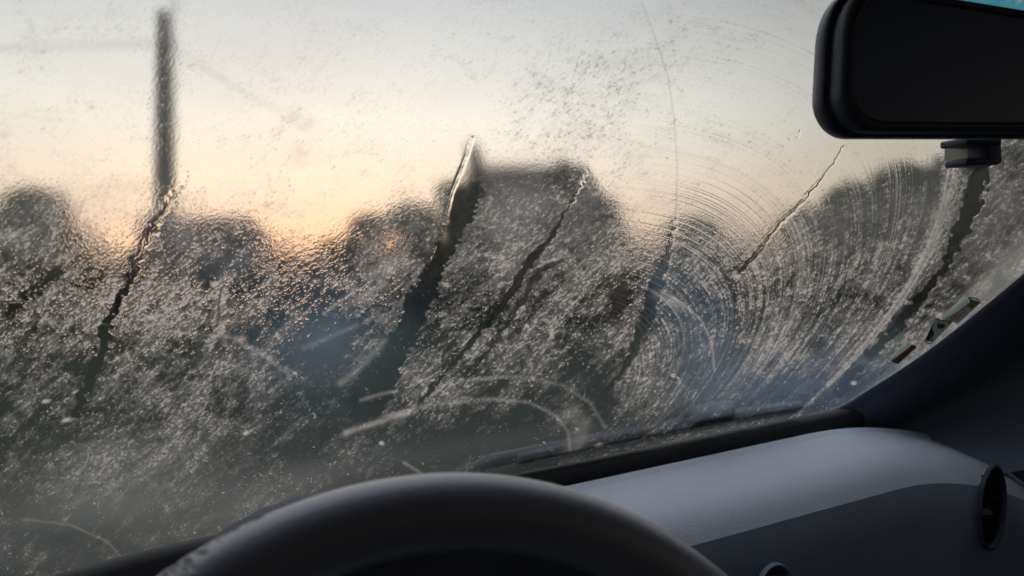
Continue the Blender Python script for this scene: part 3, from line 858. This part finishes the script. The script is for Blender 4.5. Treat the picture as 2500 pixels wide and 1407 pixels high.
def build_pillar():
    E_ = [(1950, 1028), (2010, 1016), (2048, 1006), (2082, 988), (2130, 955), (2230, 894), (2335, 815), (2420, 746), (2500, 680), (2620, 580), (2800, 425), (3000, 250)]
    rows = []
    for i, (px, py) in enumerate(E_):
        a = on_glass(px, py, -0.003)
        p0, p1 = on_glass(*E_[max(0, i - 1)]), on_glass(*E_[min(len(E_) - 1, i + 1)])
        t = p1 - p0; t /= np.linalg.norm(t)
        o = np.cross(t, GN); o /= np.linalg.norm(o)
        if o @ T < 0 and i > 3:
            o = -o
        if i <= 3 and o @ UP > 0:
            o = -o
        k = min(1.0, 0.35 + 0.12 * i)
        inn = -GN
        rows.append([a + inn * -0.012, a + o * 0.002, a + o * 0.012 + inn * 0.004, a + o * 0.03 * k + inn * 0.018,
                     a + o * 0.08 * k + inn * 0.03, a + o * 0.15 * k + inn * 0.032, a + o * 0.20 * k + inn * 0.01 - FW * 0.10 * k, a + o * 0.24 * k - FW * 0.45 * k])
    loft("pillar", rows, M["pillar"], CAR, thick=0.004, sub=2)
    # door on the passenger side, and its dark card
    v = [car(0.27, y, z) for y, z in ((0.5, -0.75), (-1.8, -0.75), (-1.8, 0.02), (0.5, 0.02))] + [car(0.33, y, z) for y, z in ((0.5, -0.75), (-1.8, -0.75), (-1.8, 0.02), (0.5, 0.02))]
    link_mesh("door", v, [(0, 1, 2, 3), (4, 7, 6, 5), (0, 4, 5, 1), (3, 2, 6, 7), (1, 5, 6, 2), (0, 3, 7, 4)], M["trim"], CAR, smooth=False)
build_pillar()

def build_cabin():
    # roof lining, rear wall and far door close the cabin behind the eye
    z0 = 0.60
    rows = []
    for y in (-0.505, -0.53, -0.58, -0.68, -0.85, -1.1, -1.5, -2.0, -2.6):
        z0 = 0.435 + 0.165 * min(1.0, max(0.0, (-0.50 - y) / 0.45)) ** 0.7
        row = []
        for x in np.linspace(-1.62, 0.33, 14):
            c = (x + 0.65) / 0.98
            row.append(car(x, y, z0 + 0.03 - 0.10 * abs(c) ** 4 + (0.02 if y < -0.7 else 0.0)))
        rows.append(row)
    loft("roof", rows, M["lining"], CAR, thick=0.03)
    v, f = box_pts(car(-0.65, -2.6, -0.05), T * 0.98, FW * 0.02, UP * 0.66)
    link_mesh("rear_panel", v, f, M["lining"], CAR, smooth=False)
    v, f = box_pts(car(-1.60, -1.1, -0.36), T * 0.02, FW * 1.5, UP * 0.36)
    link_mesh("door", v, f, M["trim"], CAR, smooth=False)
    v, f = box_pts(car(-0.65, -1.2, -0.75), T * 0.95, FW * 1.4, UP * 0.02)
    link_mesh("floor_pan", v, f, M["lining"], CAR, smooth=False)
    for x in (-1.60, 0.30):                      # unseen pillars and rear quarters, widened to keep light out of the cabin
        for y0, y1 in ((-0.75, -1.3), (-2.05, -2.6)):
            v, f = box_pts(car(x, (y0 + y1) / 2, 0.29), T * 0.02, FW * abs(y1 - y0) / 2, UP * 0.32)
            link_mesh("pillar", v, f, M["lining"], CAR, smooth=False)
    for x in (-1.02, -0.22):                     # seats behind the eye
        box("seat", car(x, -1.35, -0.25), T * 0.25, FW * 0.07, UP * 0.36, M["seat"], CAR, bevel=0.05)
build_cabin()

def build_wheel():
    # axes of the wheel plane
    tl = math.radians(21)
    A = T; B = UP * math.cos(tl) + FW * math.sin(tl)
    N = np.cross(A, B)                          # away from / towards driver
    if N @ FW > 0:
        N = -N
    C = EYE + np.array([-0.012, 0.279, -0.2725])
    R, r = 0.189, 0.0165
    e = empty_part("steering_wheel", C, CAR)
    nt, nk = 900, 48
    th = np.radians(np.concatenate([np.linspace(98, 120, 420, endpoint=False), np.linspace(120, 458, nt - 420, endpoint=False)]))
    ph = np.linspace(0, 2 * np.pi, nk, endpoint=False)
    TH, PH = np.meshgrid(th, ph, indexing="ij")
    # worn spots near the upper left of the rim: (angle deg, tube angle deg, size deg, depth)
    spots = [(103.6, 84, .75, 1.0), (106.3, 88, .75, 1.0), (105.0, 80, .35, .8), (107.4, 80, .5, .9), (108.3, 74, .4, .8), (109.5, 80, .5, .9), (110.6, 70, .6, .9),
             (111.9, 66, .6, .9), (112.9, 80, .9, 1.0), (113.8, 68, 1.1, 1.0), (115.0, 76, 1.0, .9), (112.0, 52, .6, .8), (110.0, 60, .4, .7), (104.5, 72, .3, .7), (101.0, 88, .3, .6), (116.5, 70, 1.2, .9)]
    wear = np.zeros_like(TH)
    rngj = vnoise(TH * 700, PH * 14, 401) - 0.5
    for a, p, s, k in spots:
        da = (np.degrees(TH) - a) / s
        dp = (np.degrees(PH) - p) / (s * 20)
        wear = np.maximum(wear, k * (1 - sstep(0.55, 0.95, np.sqrt(da ** 2 + dp ** 2) + rngj * 0.9)))
    rr = r - 0.0022 * wear
    ct, st = np.cos(TH)[..., None], np.sin(TH)[..., None]
    rad = ct * A + st * B
    P = C + rad * R + (rr * np.cos(PH - np.pi / 2 + np.pi / 2))[..., None] * 0
    # tube angle 90 deg = outermost side of the rim, 0 = towards the driver
    P = C + rad * (R + rr * np.sin(PH))[..., None] + N * (rr * np.cos(PH))[..., None]
    rows = P.reshape(-1, 3)
    f = []
    for i in range(nt):
        i2 = (i + 1) % nt
        for j in range(nk):
            j2 = (j + 1) % nk
            f.append((i * nk + j, i * nk + j2, i2 * nk + j2, i2 * nk + j))
    m, n, l, p = material("worn_rim_foam")
    a = n.new("ShaderNodeAttribute"); a.attribute_name = "wear"
    mx = n.new("ShaderNodeMix"); mx.data_type = 'RGBA'
    mx.inputs[6].default_value = (0.22, 0.25, 0.34, 1); mx.inputs[7].default_value = (0.012, 0.012, 0.016, 1)
    l.new(a.outputs["Fac"], mx.inputs[0]); l.new(mx.outputs[2], p.inputs["Base Color"])
    p.inputs["Coat Weight"].default_value = 0.7; p.inputs["Coat Roughness"].default_value = 0.3; p.inputs["Roughness"].default_value = 0.36; p.inputs["Specular IOR Level"].default_value = 1.0
    tcn = n.new("ShaderNodeTexCoord"); t2 = n.new("ShaderNodeTexNoise"); t2.inputs["Scale"].default_value = 1400
    l.new(tcn.outputs["Object"], t2.inputs[0])
    b = n.new("ShaderNodeBump"); b.inputs["Strength"].default_value = 0.5; b.inputs["Distance"].default_value = 0.0006
    l.new(t2.outputs[0], b.inputs["Height"]); l.new(b.outputs[0], p.inputs["Normal"])
    rim = link_mesh("rim", rows, f, m, e)
    at_ = rim.data.attributes.new("wear", 'FLOAT', 'POINT')
    at_.data.foreach_set("value", wear.reshape(-1).astype(np.float32))
    rim["label"] = "worn rim with chewed dark spots on its upper left"
    # hub with airbag pad and spokes
    for ang in (0, 180, 270):
        a_ = math.radians(ang)
        d = math.cos(a_) * A + math.sin(a_) * B
        side = np.cross(d, N)
        rows = []
        for t_, w in ((0.05, 0.034), (0.10, 0.024), (0.15, 0.018), (0.19, 0.020)):
            c = C + d * t_ - N * (0.03 * (1 - t_ / 0.19))
            rows.append([c + side * w * sx + N * 0.009 * sz for sx, sz in ((-1, -.6), (-1, .6), (-.6, 1), (.6, 1), (1, .6), (1, -.6), (.6, -1), (-.6, -1))])
        loft("spoke", rows, M["black"], e, close_c=True, caps=True)
    rows = []
    for k, q in ((-0.05, 0.9), (-0.02, 1.0), (0.0, 0.95), (0.008, 0.75), (0.011, 0.4)):
        rows.append([C - N * 0.02 + N * k + A * 0.085 * q * math.cos(t) * (1 + .12 * math.cos(2 * t)) + B * 0.065 * q * math.sin(t) for t in np.linspace(0, 2 * math.pi, 32, endpoint=False)])
    loft("hub_pad", rows, M["black"], e, close_c=True, caps=True)
    tube("column", [C - N * 0.05, C - N * 0.30], [0.035, 0.05], M["black"], e, 20)
    return C, A, B, N

def empty_part(name, loc, parent):
    o = bpy.data.objects.new(name, None)
    o.empty_display_size = 0.05
    COL.objects.link(o)
    o.parent = parent
    o.matrix_parent_inverse = parent.matrix_world.inverted()
    o.location = [float(q) for q in loc]
    bpy.context.view_layer.update()
    return o
WC, WA, WB, WNv = build_wheel()

def build_cluster():
    # instrument hood: an arch hidden behind the rim, with a dark face
    arc = [(470, 1500), (520, 1440), (600, 1375), (700, 1318), (820, 1275), (950, 1250), (1130, 1236), (1300, 1252), (1430, 1285), (1540, 1330), (1630, 1390), (1700, 1450), (1740, 1520), (1750, 1640)]
    front = []
    yf = -0.275
    for px, py in arc:
        dr = ray(px, py)
        k = (car(0, yf, 0) - EYE) @ FW / (dr @ FW)
        front.append(EYE + dr * k)
    front = [front[0] - UP * 0.25] + front + [front[-1] - UP * 0.2]
    back = [p + FW * 0.14 - UP * 0.012 for p in front]
    lip = [p - FW * 0.006 - UP * 0.004 for p in front]
    lip2 = [p - UP * 0.012 for p in front]
    inner = [p + FW * 0.05 - UP * 0.016 for p in front]
    o = loft("instrument_hood", [back, front, lip, lip2, inner], M["trim"], DASH)
    c = sum(inner) / len(inner)
    v = inner + [c - UP * 0.25]
    f = [(i, i + 1, len(inner)) for i in range(len(inner) - 1)]
    link_mesh("instrument_panel", v, f, M["black"], DASH, smooth=False)
build_cluster()

def ring_face(name, px, py, depth, rx, ry, rot, mat_ring, mat_in, parent, inset=0.008, bar=7, nrm_dir=None, lean=0.0):
    """oval vent let into the fascia: raised ring, dark bowl and slats"""
    c = at(px, py, depth)
    s = depth / FPX
    n_ = -FW if nrm_dir is None else nrm_dir
    a = T - lean * FW; a /= np.linalg.norm(a); b = np.cross(n_, a); b /= np.linalg.norm(b)
    if b[2] < 0:
        b = -b
    n_ = np.cross(a, b); n_ = n_ if n_ @ FW < 0 else -n_
    ca, sa = math.cos(math.radians(rot)), math.sin(math.radians(rot))
    a2, b2 = a * ca + b * sa, -a * sa + b * ca
    rows = []
    for q, h in ((1.12, -0.004), (1.10, 0.001), (1.05, 0.002), (1.0, 0.001), (0.97, -inset)):
        rows.append([c + a2 * rx * s * q * math.cos(t) + b2 * ry * s * q * math.sin(t) + n_ * h for t in np.linspace(0, 2 * math.pi, 48, endpoint=False)])
    e = loft(name, rows, mat_ring, parent, close_c=True)
    bowl = [c + a2 * rx * s * 0.98 * math.cos(t) + b2 * ry * s * .98 * math.sin(t) - n_ * inset for t in np.linspace(0, 2 * math.pi, 48, endpoint=False)]
    link_mesh("bowl", bowl, [tuple(range(48))], mat_in, e, smooth=False)
    for k in range(bar):
        t = -0.75 + 1.5 * k / (bar - 1)
        w = math.sqrt(1 - t * t) * 0.86
        v, f = box_pts(c + b2 * ry * s * t - n_ * inset * 0.9, a2 * rx * s * w, b2 * 0.0016, n_ * 0.004)
        link_mesh("slat", v, f, mat_in, e, smooth=False)
    return e
def on_dash_front(px, py, y):
    dr = ray(px, py)
    return (car(0, y, 0) - EYE) @ FW / (dr @ FW)
ring_face("air_vent", 2425, 1240, on_dash_front(2428, 1240, -0.2345), 36, 96, -8, M["trim"], M["rubber"], DASH, lean=0.18)
ring_face("air_vent", 1895, 1432, on_dash_front(1895, 1425, -0.214), 48, 50, 0, M["dash_shaded_front"], M["black"], DASH)

# ------------------------------------------------------------------ rear view mirror
def build_mirror():
    c0 = at(2072, 146, 0.50)
    ax = T * 0.94 - FW * 0.18; ax = ax - UP * 0.03; ax /= np.linalg.norm(ax)
    # length axis: recedes to the right; up axis close to the photo's vertical
    up = UP - (UP @ ax) * ax; up /= np.linalg.norm(up)
    nf = np.cross(ax, up)
    if nf @ (EYE - c0) < 0:
        nf = -nf                                   # faces the driver
    e = empty_part("rear_view_mirror", c0, CAR)
    L, Hh = 0.262, 0.0465
    def outline(ex, hh, l, off, n=14):
        """rounded outline; left end at -l*0.0"""
        pts = []
        x0, x1 = -ex, l + ex
        y0, y1 = -hh, hh
        for cx, cy, a0, rx, ry in ((x1 - 0.03, y1 - 0.028, 0, 0.03, 0.028), (x0 + 0.022, y1 - 0.034, 90, 0.022, 0.034), (x0 + 0.026, y0 + 0.026, 180, 0.026, 0.026), (x1 - 0.028, y0 + 0.026, 270, 0.028, 0.026)):
            for k in range(n):
                t = math.radians(a0 + 90 * k / (n - 1))
                xx = cx + rx * math.cos(t); yy = cy + ry * math.sin(t)
                pts.append((xx + 0.10 * (yy) * (1 if xx < 0.1 else -1), yy - (0.085 * max(0.0, xx - 0.03) if yy > 0 else 0)))
        base = c0 - ax * 0.012
        return [base + ax * p + up * q + nf * off for p, q in pts]
    rows = [outline(-0.03, Hh - 0.022, L, -0.034), outline(-0.012, Hh - 0.008, L, -0.030), outline(0.0, Hh, L, -0.018), outline(0.0005, Hh, L, -0.006)]
    back = loft("mirror_housing", rows, M["mirror_shell"], e, close_c=True, caps=True)
    rows = [outline(-0.0030, Hh - 0.0012, L, -0.006), outline(-0.0036, Hh - 0.0012, L, 0.003), outline(-0.0060, Hh - 0.003, L, 0.0065), outline(-0.0105, Hh - 0.0065, L, 0.0068), outline(-0.0125, Hh - 0.008, L, 0.0035)]
    loft("mirror_bezel", rows, M["mirror_shell"], e, close_c=True)
    pts = outline(-0.0115, Hh - 0.0072, L, 0.0042)
    link_mesh("mirror_glass", pts, [tuple(range(len(pts)))], M["mirror_glass"], e, smooth=False)
    # mount: block under the housing reaching the glass
    g = on_glass(2385, 385, -0.002)
    bl = at(2400, 370, 0.62)
    def pad(p, w, h, d, mat, nm, par, bev=0.003):
        return box(nm, p, T * w, UP * h, FW * d, mat, par, bevel=bev)
    s = 0.62 / FPX
    mt = pad(at(2396, 372, 0.645), 30 * s, 36 * s, 0.012, M["black"], "mount", e, 0.004)
    pad(at(2372, 398, 0.636), 62 * s, 9 * s, 0.010, M["black"], "mount_foot", e, 0.002)
    link_mesh("mount_pale_patch", [at(2306, 358, 0.640), at(2362, 359, 0.640), at(2362, 395, 0.640), at(2306, 394, 0.640)], [(0, 1, 2, 3)], M["pad"], e, smooth=False)  # pale panel beside the mount block
    pad(at(2370, 350, 0.630), 66 * s, 9 * s, 0.012, M["black"], "mount_arm", e, 0.002)
    tube("stalk", [at(2396, 372, 0.648), g], [0.010, 0.014], M["black"], e, 14)
build_mirror()

# ------------------------------------------------------------------ stickers in the corner of the screen
def sticker(name, poly, mat, marks, curl, label):
    base = [on_glass(px, py, -0.0025) for px, py in poly]
    n = len(base)
    v = base + [p - GN * 0.0006 for p in base]
    f = [tuple(range(n)), tuple(range(2 * n - 1, n - 1, -1))] + [(i, (i + 1) % n, n + (i + 1) % n, n + i) for i in range(n)]
    o = link_mesh(name, v, f, mat, WS, smooth=False)
    o["label"] = label
    return o
def flat_mark(polys, mat, parent, name="print", lift=0.0036):
    V, Fc = [], []
    for poly in polys:
        i0 = len(V)
        V += [on_glass(px, py, -lift) for px, py in poly]
        Fc.append(tuple(range(i0, i0 + len(poly))))
    o = link_mesh(name, V, Fc, mat, parent, smooth=False)
    return o
def stroke(a, b, w):
    a, b = np.array(a, float), np.array(b, float)
    d = (b - a) / np.linalg.norm(b - a); q = np.array([-d[1], d[0]]) * w / 2
    return [tuple(a + q), tuple(b + q), tuple(b - q), tuple(a - q)]
def path_strokes(pts, w):
    return [stroke(pts[i], pts[i + 1], w) for i in range(len(pts) - 1)]
def backlit(m):
    n, l = m.node_tree.nodes, m.node_tree.links
    p = n["Principled BSDF"]
    t = n.new("ShaderNodeBsdfTranslucent")
    src = p.inputs["Base Color"].links
    if src:
        l.new(src[0].from_socket, t.inputs[0])
    mx = n.new("ShaderNodeMixShader"); mx.inputs[0].default_value = 0.6
    l.new(p.outputs[0], mx.inputs[1]); l.new(t.outputs[0], mx.inputs[2]); l.new(mx.outputs[0], n["Material Output"].inputs[0])
    return m
S_pale = plain("sticker_paper", (0.45, 0.47, 0.40), 0.6, noise=0.15, scale=120)
S_green = plain("sticker_green", (0.34, 0.44, 0.12), 0.6, noise=0.1, scale=120)
S_curl = plain("sticker_curl", (0.8, 0.88, 0.82), 0.5, noise=0.08, scale=120)
S_blue = plain("sticker_blue", (0.05, 0.09, 0.32), 0.6, noise=0.1, scale=120)
S_ink = plain("sticker_ink", (0.012, 0.014, 0.02), 0.6)
S_brown = plain("sticker_brown", (0.24, 0.13, 0.11), 0.6, noise=0.2, scale=160)
for m_ in (M["pad"], S_pale, S_green, S_curl, S_blue, S_brown):
    backlit(m_)
def build_stickers():
    a = sticker("sticker", [(2300, 778), (2364, 727), (2394, 738), (2338, 790)], S_pale, None, None, "pale sticker with a green end, figure 2 and bars")
    flat_mark([[(2350, 742), (2366, 729), (2392, 739), (2374, 756)]], S_green, a, "green_band")
    flat_mark(path_strokes([(2364, 727), (2380, 728), (2393, 736)], 2.6) + path_strokes([(2362, 734), (2378, 735), (2388, 742)], 1.6), S_ink, a, "outline", 0.0042)
    flat_mark(path_strokes([(2345, 757), (2350, 755), (2356, 759), (2355, 764), (2349, 765)], 2.0) + [stroke((2327, 769), (2337, 781), 2.2), stroke((2333, 766), (2343, 776), 2.2), stroke((2339, 763), (2349, 772), 2.2), stroke((2320, 774), (2328, 783), 1.8)], S_ink, a, "print", 0.0042)
    tube("curled_edge", [on_glass(2303, 776, -0.006), on_glass(2330, 756, -0.009), on_glass(2361, 731, -0.009)], [0.0024, 0.0042, 0.0052], S_curl, a, 12)
    b = sticker("sticker", [(2282, 779), (2324, 787), (2278, 835), (2258, 834)], S_pale, None, None, "triangular sticker with blue corners and a dark outline")
    flat_mark([[(2288, 789), (2310, 793), (2302, 803), (2288, 802)], [(2274, 795), (2280, 812), (2268, 834), (2260, 828)]], S_blue, b, "blue_corner")
    flat_mark(path_strokes([(2285, 780), (2322, 786), (2318, 791)], 3) + path_strokes([(2279, 790), (2262, 826), (2259, 834), (2266, 840), (2274, 838), (2279, 812)], 2.6), S_ink, b, "outline", 0.0042)
    c = sticker("sticker", [(2172, 880), (2218, 838), (2238, 846), (2192, 889)], S_brown, None, None, "small reddish brown sticker, lowest of the three")
    flat_mark([[(2180, 879), (2196, 866), (2206, 871), (2190, 886)]], S_pale, c, "pale_end")
    flat_mark(path_strokes([(2221, 842), (2234, 848), (2236, 853)], 2.6) + path_strokes([(2182, 882), (2186, 887), (2192, 888)], 2.0) + [stroke((2190, 876), (2194, 884), 1.5), stroke((2195, 872), (2199, 880), 1.5)], S_ink, c, "outline", 0.0042)
    tube("curled_edge", [on_glass(2172, 880, -0.006), on_glass(2195, 859, -0.008), on_glass(2220, 838, -0.008)], [0.0018, 0.0034, 0.0044], S_curl, c, 12)
build_stickers()

# ------------------------------------------------------------------ outside the glass: cowl, wipers, bonnet
def build_front():
    rows = []
    for x in np.linspace(-0.90, 0.10, 30):
        c = (x + 0.68) / 0.78
        b = -0.03 * c * c
        rows.append([sweep(x) + car(x, y + b * 0.3, z) for y, z in ((0.035, -0.030), (0.05, -0.036), (0.075, -0.032), (0.10, -0.045), (0.14, -0.060))])
    loft("cowl", rows, M["cowl"], CAR, thick=0.003)
    rows = [[sweep(x) + car(x, y, z) for y, z in ((0.03, -0.034), (0.06, -0.040), (0.10, -0.045), (0.14, -0.060))] for x in np.linspace(-1.5, -0.903, 16)]
    loft("scuttle_panel", rows, M["body"], CAR, thick=0.003)
    rows = []
    for x in np.linspace(-1.55, 0.16, 34):
        c = (x + 0.68) / 0.85
        k = 1 - 0.10 * c ** 4
        rows.append([car(x, 0.13 * k, -0.055 - 0.02 * c * c), car(x, 0.15, -0.036 - 0.02 * c * c), car(x, 0.30, -0.045 - 0.025 * c * c), car(x, 0.60, -0.085 - 0.03 * c * c), car(x, 0.90 * k, -0.14 - 0.04 * c * c), car(x, 1.05 * k, -0.19 - 0.05 * c * c), car(x, 1.12 * k, -0.30 - 0.05 * c * c), car(x, 1.14 * k, -0.55)])
    loft("bonnet", rows, M["body"], CAR, thick=0.002, sub=1)
    # wipers parked along the foot of the screen
    for x0, x1, zz in ((-0.62, -0.10, 0.03),):
        e = empty_part("wiper", car(x0, 0.04, 0.0), CAR)
        def gl(x, v, off):
            return CORNER + T * x + GV * v + GN * off
        tube("wiper_arm", [car(x0 - 0.02, 0.08, -0.02), gl(x0 + 0.02, 0.004, 0.024), gl((x0 + x1) / 2 - .05, 0.012, 0.024), gl((x0 + x1) / 2 + 0.02, 0.018, 0.018)], [0.010, 0.009, 0.006, 0.004], M["wiper"], e, 10)
        rows = []
        for t in np.linspace(0, 1, 20):
            x = x0 + 0.05 + (x1 - x0 - 0.05) * t
            h = 0.008 + 0.005 * math.sin(math.pi * t)
            vv = 0.018 + 0.006 * math.sin(math.pi * t)
            rows.append([gl(x, vv - 0.010, 0.009), gl(x, vv - 0.006, 0.009 + h), gl(x, vv + 0.006, 0.009 + h), gl(x, vv + 0.009, 0.009), gl(x, vv, 0.0065)])
        loft("wiper_blade", rows, M["wiper"], e, close_c=True, caps=True)
build_front()
e_ = [o for o in bpy.data.objects if o.name.startswith("wiper") and o.type == 'EMPTY'][-1]
box("wiper_hinge", on_glass(1730, 1004, 0.018), T * 0.040, GV * 0.012, GN * 0.012, M["wiper"], e_, bevel=0.009)
